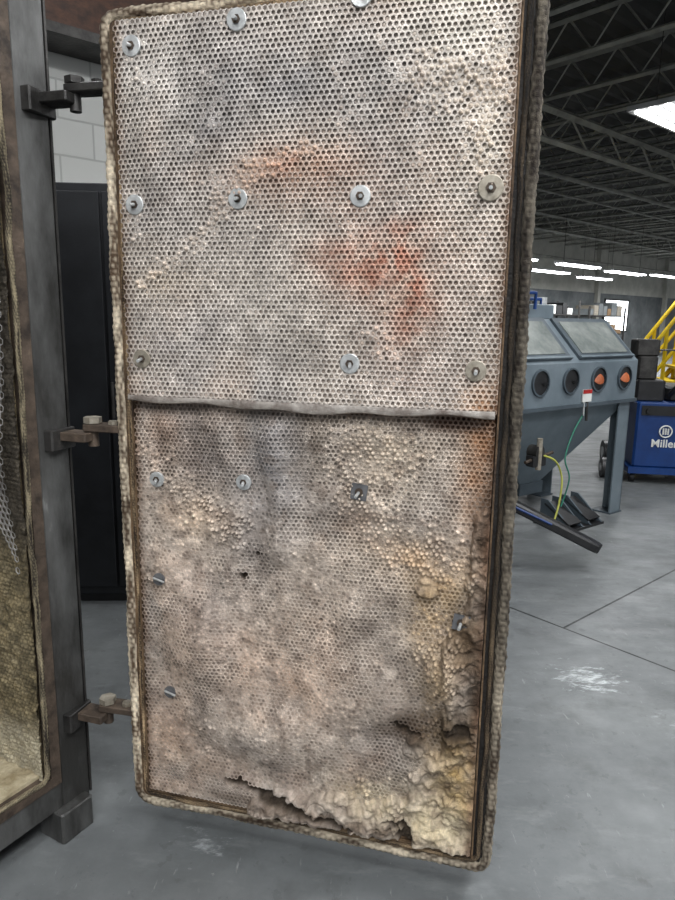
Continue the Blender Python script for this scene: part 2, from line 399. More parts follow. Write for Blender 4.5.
for u,z in studs_lo: fast(u,z,OL+.002,zinc,r=.0205,pin=.02)
for u,z in sq:
    y=hh(u,z,OL)-.007
    b.box(u-.020,u+.020,y-.003,y+.001,z-.020,z+.020,plate,R=Matrix.Rotation(.12,3,'Y'))
    b.tube([(u,y-.003,z),(u,y-.006,z)],.010,steel_rust,16,smooth=False)
    b.rod((u,y,z),(u-.004,y-.024,z-.008),.004,zinc,8)
for u,z in clips:
    y=hh(u,z,OL)-.005
    b.tube([(u,y+.002,z),(u,y-.003,z)],.017,plate,20,smooth=False)
    b.rod((u-.014,y-.005,z+.003),(u+.02,y-.010,z-.003),.003,zinc,8)
b.make('studs_and_washers',door)
b=B(MD)
us=np.linspace(.047,.966,120); vs=[];fs=[]
for u in us:
    h=hh(u,SPLIT+.002,OU); zz=SPLIT-.004+.004*math.sin(u*9)+.003*math.sin(u*31)
    vs+= [(u,h-.0006,SPLIT+.009),(u,h-.0026,zz-.003),(u,h+.0016,zz-.006),(u,h+.005,SPLIT+.004)]
for i in range(len(us)-1):
    for k in (0,1,2): fs.append((i*4+k,i*4+4+k,i*4+5+k,i*4+1+k))
b.add(vs,fs,lap_steel,True); b.make('sheet_lap_edge',door)

# ------------------------------------------------------------ oven body
oven=empty('industrial_oven')
ins_col=mat_noise('oven_insulation',(84,74,54),(150,134,104),14,.95,0,1.0,55,(184,170,136))
ins_floor=mat_noise('oven_floor_powder',(140,126,96),(196,184,156),14,.95,0,1.0,55,(214,206,184))
b=B(MO)
W=1.36;D=1.05;Ht=2.42
b.box(0,.10,0,.09,.06,Ht,steel_post,ch=.006)
b.box(W-.10,W,0,.09,.06,Ht,steel_post,ch=.006)
b.box(.10,W-.10,0,.09,.095,.175,steel_post)
b.box(.10,W-.10,0,.09,Ht-.10,Ht,steel_post)
b.box(.10,.132,-.004,.03,.175,Ht-.1,steel_rust)
b.box(W-.132,W-.10,-.004,.03,.175,Ht-.1,steel_rust)
b.box(.132,W-.132,-.004,.03,.175,.205,steel_rust)
b.box(.132,W-.132,-.004,.03,Ht-.13,Ht-.10,steel_rust)
b.box(0.005,.02,.09,D,.08,Ht,steel_dark); b.box(W-.02,W-.005,.09,D,.08,Ht,steel_dark)
b.box(.02,W-.02,D-.02,D,.08,Ht,steel_dark); b.box(.02,W-.02,.09,D-.02,Ht-.02,Ht,steel_dark)
b.box(.02,W-.02,.09,D-.02,.08,.10,steel_dark)
b.box(-.006,.0,.0,.05,.08,Ht,steel_dark)
b.make('frame_and_casing',oven)
b=B(MO)
b.box(.02,.136,.03,D-.02,.18,Ht-.12,ins_col); b.box(W-.14,W-.02,.09,D-.02,.18,Ht-.12,ins_col)
b.box(.136,W-.14,D-.15,D-.02,.20,Ht-.12,ins_col)
b.box(.136,W-.14,.09,D-.02,Ht-.2,Ht-.02,ins_col); b.box(.136,W-.14,.03,D-.15,.10,.215,ins_floor)
b.make('insulation_lining',oven)
nu,nz=330,760
YY,ZZ=np.meshgrid(np.linspace(.010,D-.15,nu),np.linspace(.2,Ht-.13,nz))
p=.014; rh=p*.866; jj=np.round(ZZ/rh); oo=np.where(jj%2==1,p/2,0); ii=np.round((YY-oo)/p); dd=np.hypot(YY-oo-ii*p,ZZ-jj*rh)
dm=np.sqrt(np.clip(1-(dd/(p*.5))**2,0,1))
ly=.136+.014*(fbm(YY*14,ZZ*14,3))+.016*np.abs(fbm(YY*50,ZZ*50,3)-.3)+.005*dm*fbm(YY*9,ZZ*9,2)*1.6
V=np.stack([ly,YY,ZZ],-1).reshape(-1,3); a=np.arange(nz-1)[:,None]*nu+np.arange(nu-1)[None]
F=np.stack([a,a+1,a+1+nu,a+nu],-1).reshape(-1,4)
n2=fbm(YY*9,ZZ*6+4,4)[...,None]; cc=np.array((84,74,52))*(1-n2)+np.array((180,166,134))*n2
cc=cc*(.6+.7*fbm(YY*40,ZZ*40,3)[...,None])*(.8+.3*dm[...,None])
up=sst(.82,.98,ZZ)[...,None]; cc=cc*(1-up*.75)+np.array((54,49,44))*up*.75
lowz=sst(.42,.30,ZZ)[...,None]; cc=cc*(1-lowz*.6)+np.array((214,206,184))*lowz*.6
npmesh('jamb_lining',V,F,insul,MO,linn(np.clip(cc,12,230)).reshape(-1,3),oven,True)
def jambmesh():
    p=.019; c=cells(.000,.80,.80,2.25,p); sk=c[:,1]-.80-.14*fbm(c[:,0]*5,c[:,0]*0,2)-1.2*c[:,0]*(c[:,0]<.3)
    c=c[sk>0]; n=len(c); R=p/math.sqrt(3); an=np.arange(6)*math.pi/3+math.pi/6
    du=np.zeros((n,18));dz=du.copy();dy=du.copy()
    for k,r in enumerate((R,R*.72,R*.72)):
        du[:,6*k:6*k+6]=r*np.cos(an);dz[:,6*k:6*k+6]=r*np.sin(an)
    dy[:,12:]=-.002
    Yp=c[:,:1]+du;Z=c[:,1:]+dz
    X=.166+.014*fbm(Yp*4,Z*4,2)+.026*np.exp(-((Z-1.15)/.16)**2)+dy
    V=np.stack([X,Yp,Z],-1).reshape(-1,3); k=np.arange(6);k2=(k+1)%6
    f1=np.stack([k,k2,k2+6,k+6],1); ff=np.vstack([f1,f1+6]); F=(ff[None]+(np.arange(n)*18)[:,None,None]).reshape(-1,4)
    col=np.array((158,156,154))*(.6+.7*fbm(Yp*12,Z*12,3)[...,None])
    npmesh('jamb_wire_mesh',V,F,metal,MO,linn(np.clip(col,10,230)).reshape(-1,3),oven)
jambmesh()
rope('opening_gasket',rrect(.138,W-.138,.208,Ht-.138,-.001,.03),.007,MO,oven,(34,27,20),(150,138,112),wob=.010)
b=B(MO)
b.box(.02,.13,-.035,.07,0,.095,steel_post,ch=.006)
b.box(W-.12,W-.02,-.03,.08,0,.08,steel_post,ch=.006)
b.box(.02,.12,D-.1,D,0,.08,steel_post,ch=.006); b.box(W-.12,W-.02,D-.1,D,0,.08,steel_post,ch=.006)
b.make('foot_blocks',oven)
for hi,z in enumerate((2.04,1.20,.375)):
    b=B()
    hm=steel_dark if hi==0 else steel_rust
    px,py=-.660,1.800
    R=Matrix.Rotation(math.radians(-17),3,'Z')
    b.box(-.80,-.655,1.775,1.835,z-.030,z-.006,hm,R=R,ch=.004)
    b.box(-.80,-.735,1.755,1.850,z-.055,z+.002,steel_dark,R=R,ch=.004)
    b.box(px-.02,-.565,py-.030,py+.022,z-.004,z+.016,hm,R=Matrix.Rotation(math.radians(-12),3,'Z'),ch=.004)
    b.rod((px,py,z-.045),(px,py,z+.030),.014,hm,16)
    b.tube([(px,py,z+.018),(px,py,z+.034)],.024,zinc_old if hi else steel_dark,6,smooth=False)
    b.tube([(-.60,py-.012,z+.014),(-.60,py-.012,z+.026)],.014,zinc_old if hi else steel_dark,6,smooth=False)
    b.make('hinge_%d'%(hi+1),oven)

# ------------------------------------------------------------ floor
m=bpy.data.materials.new('concrete_floor'); m.use_nodes=True; nt=m.node_tree;N=nt.nodes;L=nt.links;bs=N['Principled BSDF']
tc=N.new('ShaderNodeTexCoord')
def nz_(sc,det=8,st=None,rough=.65):
    n=N.new('ShaderNodeTexNoise'); n.inputs['Scale'].default_value=sc; n.inputs['Detail'].default_value=det; n.inputs['Roughness'].default_value=rough
    if st:
        mp=N.new('ShaderNodeMapping'); mp.inputs['Scale'].default_value=st; mp.inputs['Rotation'].default_value=(0,0,.5); L.new(tc.outputs['Object'],mp.inputs[0]); L.new(mp.outputs[0],n.inputs['Vector'])
    else: L.new(tc.outputs['Object'],n.inputs['Vector'])
    return n
def ramp(src,els):
    r=N.new('ShaderNodeValToRGB'); r.color_ramp.elements[0].position=els[0][0]; r.color_ramp.elements[0].color=(*lin(els[0][1]),1)
    r.color_ramp.elements[1].position=els[-1][0]; r.color_ramp.elements[1].color=(*lin(els[-1][1]),1)
    for p,c in els[1:-1]:
        e=r.color_ramp.elements.new(p); e.color=(*lin(c),1)
    L.new(src,r.inputs[0]); return r.outputs[0]
def mth(op,a,b_=None,cl=False):
    n=N.new('ShaderNodeMath'); n.operation=op; n.use_clamp=cl
    for i,x in enumerate((a,b_)):
        if x is None: continue
        if isinstance(x,(int,float)): n.inputs[i].default_value=x
        else: L.new(x,n.inputs[i])
    return n.outputs[0]
def mix(f,a,c):
    n=N.new('ShaderNodeMix'); n.data_type='RGBA'; L.new(f,n.inputs[0])
    L.new(a,n.inputs[6])
    if isinstance(c,tuple): n.inputs[7].default_value=(*lin(c),1)
    else: L.new(c,n.inputs[7])
    return n.outputs[2]
base=ramp(nz_(1.3).outputs['Fac'],[(.3,(82,85,86)),(.5,(102,105,106)),(.7,(124,127,127))])
spk=mth('MULTIPLY',mth('GREATER_THAN',nz_(16,6).outputs['Fac'],.62),.25)
c=mix(spk,base,(66,67,66))
spk2=mth('MULTIPLY',mth('MULTIPLY',mth('SUBTRACT',nz_(3.0,10,None,.7).outputs['Fac'],.52,True),6.0,True),.5)
c=mix(spk2,c,(72,73,72))
dust=mth('MULTIPLY',mth('MULTIPLY',mth('SUBTRACT',nz_(4,10,(1,2.5,1),.7).outputs['Fac'],.55,True),5.0,True),.40)
c=mix(dust,c,(146,149,148))
dust=mth('MULTIPLY',mth('SUBTRACT',nz_(9,8,(5,1,1)).outputs['Fac'],.63,True),6.0,True)
c=mix(dust,c,(156,159,158))
spots=mth('MULTIPLY',mth('SUBTRACT',nz_(26,5).outputs['Fac'],.68,True),9.0,True)
c=mix(spots,c,(168,170,168))
def dotv(v):
    n=N.new('ShaderNodeVectorMath'); n.operation='DOT_PRODUCT'; L.new(tc.outputs['Object'],n.inputs[0]); n.inputs[1].default_value=(v[0],v[1],0); return n.outputs['Value']
def jl(v,cst,per):
    x=mth('DIVIDE',mth('SUBTRACT',dotv(v),cst),per)
    return mth('LESS_THAN',mth('MULTIPLY',mth('ABSOLUTE',mth('SUBTRACT',x,mth('ROUND',x))),per),.006)
j=mth('MAXIMUM',jl(E1,2.94,6),mth('MULTIPLY',jl(E2,-1.636,6),mth('GREATER_THAN',dotv(E1),2.94)))
c=mix(j,c,(30,32,32))
def scuff(px,py,rad,th,rot,c,amt=1.0):
    vm=N.new('ShaderNodeVectorMath'); vm.operation='DISTANCE'; L.new(tc.outputs['Object'],vm.inputs[0]); vm.inputs[1].default_value=(px,py,0)
    mk=mth('SUBTRACT',1,mth('DIVIDE',vm.outputs['Value'],rad),True)
    n=N.new('ShaderNodeTexNoise'); n.inputs['Scale'].default_value=6; n.inputs['Detail'].default_value=8; n.inputs['Roughness'].default_value=.75
    mp=N.new('ShaderNodeMapping'); mp.inputs['Scale'].default_value=(2,5,1); mp.inputs['Rotation'].default_value=(0,0,rot); L.new(tc.outputs['Object'],mp.inputs[0]); L.new(mp.outputs[0],n.inputs['Vector'])
    f=mth('MULTIPLY',mth('SUBTRACT',mth('ADD',n.outputs['Fac'],mth('MULTIPLY',mk,.30)),th,True),6*amt,True)
    f=mth('MULTIPLY',f,mth('GREATER_THAN',mk,0.0))
    return mix(f,c,(198,203,204))
c=scuff(1.10,2.67,.26,.69,-1.0,c); c=scuff(1.35,2.35,.35,.78,-.4,c,.5); c=scuff(-.37,1.72,.2,.76,-.8,c,.5)
L.new(c,bs.inputs['Base Color'])
rn=nz_(3.5,6,(1,3,1)); mr=N.new('ShaderNodeMapRange'); mr.inputs[1].default_value=.38; mr.inputs[2].default_value=.62; mr.inputs[3].default_value=.42; mr.inputs[4].default_value=.62
L.new(rn.outputs['Fac'],mr.inputs[0]); L.new(mr.outputs[0],bs.inputs['Roughness'])
bp=N.new('ShaderNodeBump'); bp.inputs['Strength'].default_value=.12; bp.inputs['Distance'].default_value=.01; L.new(nz_(40,6).outputs['Fac'],bp.inputs['Height']); L.new(bp.outputs[0],bs.inputs['Normal'])
MB=frame((0,0,0),E1,(-E2[0],-E2[1]))
b=B(MB); b.box(-14,44,-12,17.5,-.1,0,m); b.make('floor')
# ------------------------------------------------------------ walls / ceiling
wall_up=mat_noise('wall_paint_far',(168,168,160),(196,195,187),1.5,.8,0,.1,20)
wall_lo=mat_noise('wall_lower_far',(92,97,99),(128,132,133),1.2,.8,0,.1,20)
deck=mat_noise('roof_deck',(46,46,45),(68,68,65),1.0,.7,.1,.1,30)
joist=mat_noise('joist_steel',(130,130,124),(172,172,164),3,.6,.1,0)
BW=16.5; CZ=5.3
b=B(MB); b.box(-14,44,BW,BW+.2,2.9,CZ,wall_up); b.box(-14,44,BW-.03,BW+.2,0,2.9,wall_lo)
for a in np.arange(-12,44,7): b.box(a-.12,a+.12,BW-.2,BW,0,CZ,wall_up)
b.tube([(-14,BW-.25,4.2),(44,BW-.25,4.2)],.05,joist,8)
b.make('wall_far')
b=B(MB)
vs=[];fs=[]
bb=np.arange(-12,BW+.2,.15)
for i,y in enumerate(bb):
    z=CZ+(.04 if i%2 else 0); vs+=[(-14,y,z),(44,y,z)]
for i in range(len(bb)-1): fs.append((2*i,2*i+1,2*i+3,2*i+2))
b.add(vs,fs,deck); b.box(-14,44,-12,BW+.2,CZ+.06,CZ+.15,deck); b.make('ceiling')
b=B(MB)
for a in np.arange(-3,42,1.25):
    zt=CZ-.06; zb=CZ-.50
    b.beam((a,-6,zt),(a,BW-.1,zt),.06,joist); b.beam((a,-6,zb),(a,BW-.1,zb),.05,joist)
    y=-6
    while y<BW-.7:
        b.tube([(a,y,zt),(a,y+.35,zb),(a,y+.7,zt)],.016,joist,4,smooth=False,cap=False); y+=.7
for y in (-5,.6,6.4,12.2):
    zt=CZ-.55; zb=CZ-1.0
    b.beam((-4,y,zt),(42,y,zt),.09,joist); b.beam((-4,y,zb),(42,y,zb),.07,joist)
    a=-4
    while a<41:
        b.tube([(a,y,zt),(a+.6,y,zb),(a+1.2,y,zt)],.02,joist,4,smooth=False,cap=False); a+=1.2
b.tube([(-4,8.4,CZ-.75),(42,8.4,CZ-.75)],.05,joist,8); b.tube([(-4,9.6,CZ-.72),(42,9.6,CZ-.72)],.03,joist,8)
b.make('roof_joists')
blk=bpy.data.materials.new('painted_block'); blk.use_nodes=True; nt=blk.node_tree;N=nt.nodes;L=nt.links;bs=N['Principled BSDF']
tc=N.new('ShaderNodeTexCoord'); mp=N.new('ShaderNodeMapping'); mp.inputs['Rotation'].default_value=(math.radians(90),0,0)
br=N.new('ShaderNodeTexBrick'); br.inputs['Scale'].default_value=1; br.inputs['Brick Width'].default_value=.4; br.inputs['Row Height'].default_value=.2; br.inputs['Mortar Size'].default_value=.006
br.inputs['Color1'].default_value=(*lin((184,184,180)),1); br.inputs['Color2'].default_value=(*lin((192,192,188)),1); br.inputs['Mortar'].default_value=(*lin((164,164,160)),1)
L.new(tc.outputs['Object'],mp.inputs[0]); L.new(mp.outputs[0],br.inputs['Vector']); L.new(br.outputs['Color'],bs.inputs['Base Color']); bs.inputs['Roughness'].default_value=.7
bp=N.new('ShaderNodeBump'); bp.inputs['Strength'].default_value=.4; bp.inputs['Distance'].default_value=.01; bp.invert=True; L.new(br.outputs['Fac'],bp.inputs['Height']); L.new(bp.outputs[0],bs.inputs['Normal'])
me=bpy.data.meshes.new('wall_left'); import bmesh
bm=bmesh.new(); bmesh.ops.create_cube(bm,size=1); bmesh.ops.scale(bm,vec=(6.6,.2,CZ),verts=bm.verts); bmesh.ops.translate(bm,vec=(-3.3,.1,CZ/2),verts=bm.verts); bm.to_mesh(me); bm.free()
me.materials.append(blk); o=bpy.data.objects.new('wall_left',me); scn.collection.objects.link(o); o.location=(-.25,5.28,0); o.rotation_euler=(0,0,math.atan2(E1[1],E1[0]))

cab=mat_noise('cabinet_black',(18,19,22),(34,36,40),4,.5,.2,.05,30)
MC=frame((-1.62,3.36,0),(1,.05),(-.05,1))
b=B(MC)
b.box(0,.95,0,.55,.05,2.12,cab,ch=.008); b.box(.03,.92,.03,.52,0,.05,black)
b.box(.015,.468,-.018,0,.10,2.08,cab,ch=.003); b.box(.482,.935,-.018,0,.10,2.08,cab,ch=.003)
b.rod((.50,-.045,1.0),(.50,-.045,1.18),.008,steel_dark); b.rod((.50,-.045,1.02),(.50,-.01,1.02),.006,steel_dark); b.rod((.50,-.045,1.16),(.50,-.01,1.16),.006,steel_dark)
for zz in (1.7,1.74,1.78): b.box(.60,.82,-.022,-.016,zz,zz+.012,black)
b.make('storage_cabinet')
wood=mat_noise('stained_beam',(40,24,16),(74,46,30),6,.7,0,.2,40,stretch=(.4,4,4))
b=B(MB)
wb=-(-.25*E2[0]+5.28*E2[1])
wa=-.25*E1[0]+5.28*E1[1]
b.box(wa-5,wa-.3,wb-.26,wb-.01,2.98,3.5,wood); b.box(wa-5,wa-.3,wb-.30,wb-.01,2.93,2.98,steel_dark); b.make('trim_1')

# ------------------------------------------------------------ blast cabinet
bl=mat_noise('blast_paint',(92,104,112),(112,123,130),3,.42,.1,.05,60,(130,139,144))
bl_d=mat_noise('blast_paint_dark',(60,69,76),(78,88,95),3,.5,.1,.05,60)
glass=mat_noise('window_glass_reflection',(104,110,108),(148,152,148),4,.25,0,0)  # light grey-green reflection painted into the glass colour
orange=mat_noise('rubber_orange',(120,58,28),(168,88,46),8,.6,0,.1)
red=mat_noise('red_paint',(150,24,20),(186,36,30),5,.5)
white=mat_noise('white_label',(206,206,202),(226,226,222),5,.6,0,0)
yellow=mat_noise('yellow_paint',(200,168,16),(234,202,36),6,.5,0,.05)
blue=mat_noise('blue_paint',(10,44,96),(16,58,118),4,.4,0,.05)
green=mat_noise('green_hose',(24,90,74),(40,120,96),8,.5,0,0)
hosey=mat_noise('yellow_hose',(150,152,60),(180,182,84),8,.5,0,0)
MBL=frame((1.365,4.59,0),(.797,.604),(-.604,.797))
b=B(MBL)
x0,x1=-.42,1.22; dp=.85
prof=[(0,.92),(0,1.225),(.30,1.53),(dp,1.53),(dp,.92)]
b.prism(prof,lambda p,k:((x0,x1)[k],p[0],p[1]),bl)
b.box(x0-.015,x1+.015,-.015,dp+.015,.905,.93,bl_d)
cx,cy=(x0+x1)/2,dp*.5
vs=[(x0+.05,.03,.905),(x1-.05,.03,.905),(x1-.05,dp-.03,.905),(x0+.05,dp-.03,.905),(cx-.12,cy-.1,.28),(cx+.12,cy-.1,.28),(cx+.12,cy+.1,.28),(cx-.12,cy+.1,.28)]
b.add(vs,[(0,1,5,4),(1,2,6,5),(2,3,7,6),(3,0,4,7),(4,5,6,7),(3,2,1,0)],bl)
b.box(cx-.14,cx+.14,cy-.12,cy+.12,.2,.29,bl_d)
for lx,sx in ((x0+.02,1),(x1-.02,-1)):
    for ly,sy in ((.02,1),(dp-.02,-1)):
        b.box(min(lx,lx+sx*.15),max(lx,lx+sx*.15),min(ly,ly+sy*.012),max(ly,ly+sy*.012),0,.91,bl)
        b.box(min(lx,lx+sx*.012),max(lx,lx+sx*.012),min(ly,ly+sy*.15),max(ly,ly+sy*.15),0,.91,bl)
        b.box(min(lx,lx+sx*.15)-.01,max(lx,lx+sx*.15)+.01,min(ly,ly+sy*.15)-.01,max(ly,ly+sy*.15)+.01,0,.012,bl_d)
sl=math.atan2(.305,.30)
def slp(x,t,h):
    nx,nz_2=-math.sin(sl),math.cos(sl)
    return (x,.30*t+nx*h,1.225+.305*t+nz_2*h)
def spanel(xa,xb,ta,tb,h0,h1,mat):
    vs=[slp(x,t,h) for h in (h0,h1) for t in (ta,tb) for x in (xa,xb)]
    b.add(vs,[(0,2,3,1),(4,5,7,6),(0,1,5,4),(2,6,7,3),(0,4,6,2),(1,3,7,5)],mat)
for xa,xb in ((-.36,.36),(.46,1.16)):
    spanel(xa,xb,.06,.98,0,.02,bl_d); spanel(xa+.05,xb-.05,.16,.88,.018,.026,glass)
    spanel(xa,xb,.06,.10,.02,.032,bl)
b.box(x0+.05,x0+1.15,.45,.83,1.53,1.64,bl,ch=.01)
b.tube([(.15,.40,1.60),(.15,.40,1.72),(.42,.40,1.72),(.42,.40,1.60)],.014,blue,8); b.tube([(.2,.5,1.62),(.2,.5,1.68),(.62,.5,1.68),(.62,.5,1.62)],.012,blue,8)
b.rod((.75,.6,1.62),(.75,.6,1.70),.05,zinc)
for i in range(4):
    x=i*.347
    b.tube([(x,.004,1.10),(x,-.016,1.10)],.094,bl_d,28,cap=False)
    b.tube([(x,-.016,1.10),(x,-.0165,1.10)],[.094,.082],bl_d,28,cap=False)
    b.tube([(x,-.004,1.10),(x,-.006,1.10)],.083,black,28)
    if i>1: b.tube([(x-.01,-.007,1.105),(x-.012,-.014,1.11),(x-.014,-.018,1.112)],[.050,.040,.01],orange,16)
    b.tube([(x+.04,-.005,1.09),(x+.04,-.012,1.08)],[.03,.01],black,10)
b.box(.50,.61,-.012,-.004,.94,1.03,white); b.box(.50,.61,-.0135,-.012,1.0,1.03,red)
b.rod((.56,-.01,.94),(.56,-.015,.80),.010,steel_dark); b.rod((.52,-.01,.94),(.52,-.015,.84),.006,zinc)
b.tube([(.02,.05,.62),(.02,-.03,.62)],.05,steel_dark,12); b.box(-.04,.10,-.03,.05,.52,.60,black,ch=.01); b.rod((.02,-.02,.50),(.02,-.02,.72),.02,zinc_old)
b.rod((-.1,0,.56),(.2,0,.60),.012,steel_rust)
def arc(p,n=20):
    out=[];p=[Vector(q) for q in p]
    for i in range(len(p)-1):
        a=p[max(i-1,0)];q=p[i];r=p[i+1];s=p[min(i+2,len(p)-1)]
        for k in range(n):
            t=k/n; out.append(.5*((2*q)+(-a+r)*t+(2*a-5*q+4*r-s)*t*t+(-a+3*q-3*r+s)*t**3))
    out.append(p[-1]); return out
b.tube(arc([(.55,0,.86),(.40,-.02,.72),(.30,-.04,.55),(.34,-.06,.40),(.28,-.05,.2)],10),.006,green,8)
b.tube(arc([(.05,-.02,.60),(.16,-.06,.55),(.22,-.08,.42),(.18,-.10,.25),(.10,-.12,.12)],10),.007,hosey,8)
px0=.34
b.box(px0,px0+.44,-.10,.22,0,.018,black)
for xx in (px0+.02,px0+.26):
    b.prism([(-.10,.02),(.18,.02),(.18,.20),(.12,.20)],lambda p,k,xx=xx:(xx+(0,.014)[k],p[0],p[1]),bl_d)
    b.prism([(-.10,.02),(.18,.02),(.18,.20),(.12,.20)],lambda p,k,xx=xx:(xx+.14+(0,.014)[k],p[0],p[1]),bl_d)
    b.box(xx,xx+.154,-.09,.16,.10,.115,black,R=Matrix.Rotation(.5,3,'X'))
b.make('sandblasting_cabinet')

# ------------------------------------------------------------ floor jack (long flat handle)
b=B()
h0=Vector((1.02,4.10,.42)); h1=Vector((1.63,3.99,.135)); ax=(h1-h0).normalized(); sd=ax.cross(Vector((0,0,1))).normalized(); nn=sd.cross(ax).normalized()
prof=[(0,.034),(.10,.050),(.88,.066),(.95,.062),(.985,.042),(1,.012)]
Lh=(h1-h0).length
vs=[];fs=[]
for t,w in prof:
    for s_,n_ in ((-1,.6),(-.7,1),(.7,1),(1,.6),(1,-.6),(.7,-1),(-.7,-1),(-1,-.6)):
        vs.append(h0+ax*(t*Lh)+sd*(s_*w)+nn*(n_*.030))
for i in range(len(prof)-1):
    for k in range(8):
        j2=(k+1)%8; fs.append((i*8+k,i*8+j2,(i+1)*8+j2,(i+1)*8+k))
fs+= [tuple(range(8)),tuple(range((len(prof)-1)*8,len(prof)*8))]
b.add(vs,fs,black)
for s_ in (-1,1): b.rod(h0+sd*s_*.052,h0+ax*(.50*Lh)+sd*s_*.064+nn*.012,.008,blue,8)
b.box(.95,1.06,4.02,4.17,.33,.47,blue,ch=.015)
for yy in (4.00,4.17): b.prism([(.30,.06),(1.08,.06),(1.08,.36),(.95,.36),(.80,.20),(.30,.15)],lambda p,k,yy=yy:(p[0],yy+(0,.015)[k],p[1]),blue)
b.box(.45,1.0,4.03,4.16,.10,.16,steel_dark); b.tube([(.42,4.09,.16),(.42,4.09,.22)],.05,steel_dark,16)
for xx in (.36,1.02):
    for yy in (3.97,4.19): b.rod((xx,yy,.05),(xx,yy+.03,.05),.05,black,18)
b.make('floor_jack')

# ------------------------------------------------------------ welder on cart
MW=frame((2.83,6.36,0),(.985,-.17),(.17,.985))
b=B(MW)
b.box(0,.72,0,.85,.16,.78,blue,ch=.02); b.box(-.04,.76,-.04,.98,.10,.16,blue)
b.box(.04,.68,-.012,0,.66,.75,black); b.rod((.1,-.04,.70),(.1,0,.70),.025,black); b.rod((.55,-.04,.70),(.55,0,.70),.025,black)
for wx,wy in ((-.06,.9),(.78,.9)): b.rod((wx-.03,wy,.13),(wx+.03,wy,.13),.13,black,24); b.rod((wx-.035,wy,.13),(wx+.035,wy,.13),.06,zinc,16)
for wx in (.02,.7): b.rod((wx-.02,.06,.05),(wx+.02,.06,.05),.05,black,16); b.box(wx-.03,wx+.03,.03,.09,.06,.11,steel_dark)
b.rod((-.24,.2,.10),(-.18,.2,.10),.10,black,20); b.rod((-.245,.2,.10),(-.175,.2,.10),.04,zinc,14); b.beam((-.2,.2,.12),(0,.2,.14),.03,steel_dark)
b.box(.0,.26,.1,.5,.78,.98,black,ch=.02); b.box(.02,.2,.2,.5,.98,1.2,steel_dark,ch=.02); b.box(.0,.22,.25,.5,1.2,1.36,steel_dark,ch=.02); b.box(.3,.66,.15,.7,.78,.92,black,ch=.03)
b.tube(arc([(.35,.1,.9),(.42,.0,1.12),(.58,-.02,1.10),(.62,.05,.85),(.5,.02,.72)],10),.026,black,8)
b.tube(arc([(.30,.1,.85),(.38,-.03,.98),(.56,-.04,.95),(.66,.0,.8)],10),.022,black,8)
b.tube([(.06,.6,.16),(.06,.6,1.25),(.66,.6,1.25),(.66,.6,.16)],.018,black,8)
w=b.make('welding_machine')
tx=bpy.data.curves.new('brand_lettering','FONT'); tx.body='Miller'; tx.size=.105; tx.extrude=.002; tx.offset=.0015; tx.align_x='CENTER'
to=bpy.data.objects.new('brand_lettering',tx); scn.collection.objects.link(to); to.matrix_world=MW@Matrix.Translation((.27,-.006,.36))@Matrix.Rotation(math.radians(90),4,'X'); tx.materials.append(white); 
to.parent=w; to.matrix_parent_inverse=w.matrix_world.inverted()
b=B(MW); 
pts=[(.27+.055*math.cos(a),-.008,.51+.055*math.sin(a)) for a in np.linspace(0,2*math.pi,30)]; b.tube(pts,.007,white,6,cap=False)
for dx in (-.022,0,.022): b.beam((.27+dx,-.008,.48),(.27+dx,-.008,.54),.011,white)
b.make('logo_badge',w)

# ------------------------------------------------------------ yellow rolling stair
MY=frame((3.92,8.9,0),(.9,-.2),(.2,.9))
b=B(MY)
for y in (0,.7):
    b.beam((0,y,.08),(1.6,y,.08),.05,yellow); b.beam((0,y,.1),(.6,y,.95),.05,yellow); b.beam((.6,y,.95),(1.6,y,.95),.05,yellow); b.beam((1.6,y,.08),(1.6,y,1.9),.05,yellow); b.beam((.6,y,.08),(.6,y,1.9),.045,yellow)
    b.tube([(.0,y,.1),(.0,y,1.0),(.6,y,1.9),(1.6,y,1.9)],.028,yellow,8); b.beam((.0,y,.6),(.6,y,1.45),.035,yellow); b.beam((.6,y,1.45),(1.6,y,1.45),.035,yellow)
    b.beam((.3,y,.5),(.3,y,1.45),.035,yellow)
for i in range(5):
    t=i/4; b.box(-.02+.5*t,.22+.5*t,0,.7,.20+.73*t,.235+.73*t,yellow)
b.box(.6,1.6,0,.7,.93,.97,yellow)
for y in (0,.7):
    for x in (.05,1.55): b.rod((x,y-.02,.05),(x,y+.02,.05),.05,black,14)
b.make('rolling_stairs')

def rack(name,a,bb,w,d,h,mats,seed):
    r=random.Random(seed); b=B(MB@Matrix.Translation((a,bb,0)))
    for x in (0,w):
        for y in (0,d): b.beam((x,y,0),(x,y,h),.07,mats[0])
    for z in np.arange(.3,h,.75):
        b.box(0,w,0,d,z,z+.05,mats[0]); x=.08
        while x<w-.4:
            ww=r.uniform(.2,.5); b.box(x,x+ww,.05,d-.1,z+.05,z+r.uniform(.2,.6),r.choice(mats[1:]),ch=.01); x+=ww+.05
    b.make(name)
cardb=mat_noise('cardboard',(120,96,70),(150,122,92),4,.9,0,0)
rack('storage_rack',18.2,14.6,3.2,1.0,2.2,[steel_dark,cardb,black,wall_lo,zinc_old],1)
rack('storage_rack.001',22.0,14.6,3.4,1.0,2.4,[steel_dark,zinc_old,steel_dark,white,black],2)
rack('storage_rack.002',26.2,14.6,3.0,1.0,2.2,[steel_dark,cardb,zinc_old,wall_lo],3)
sky=mat_emit('daylight_panel',(.92,.97,1),6)
b=B(MB); b.box(30.9,33.1,BW-.06,BW-.03,1.2,2.6,sky)
for a in (30.82,33.1): b.box(a,a+.08,BW-.09,BW-.03,1.12,2.68,steel_dark)
b.box(30.82,33.18,BW-.09,BW-.03,2.6,2.68,steel_dark); b.box(30.82,33.18,BW-.09,BW-.03,1.12,1.2,steel_dark)
b.make('window_1')

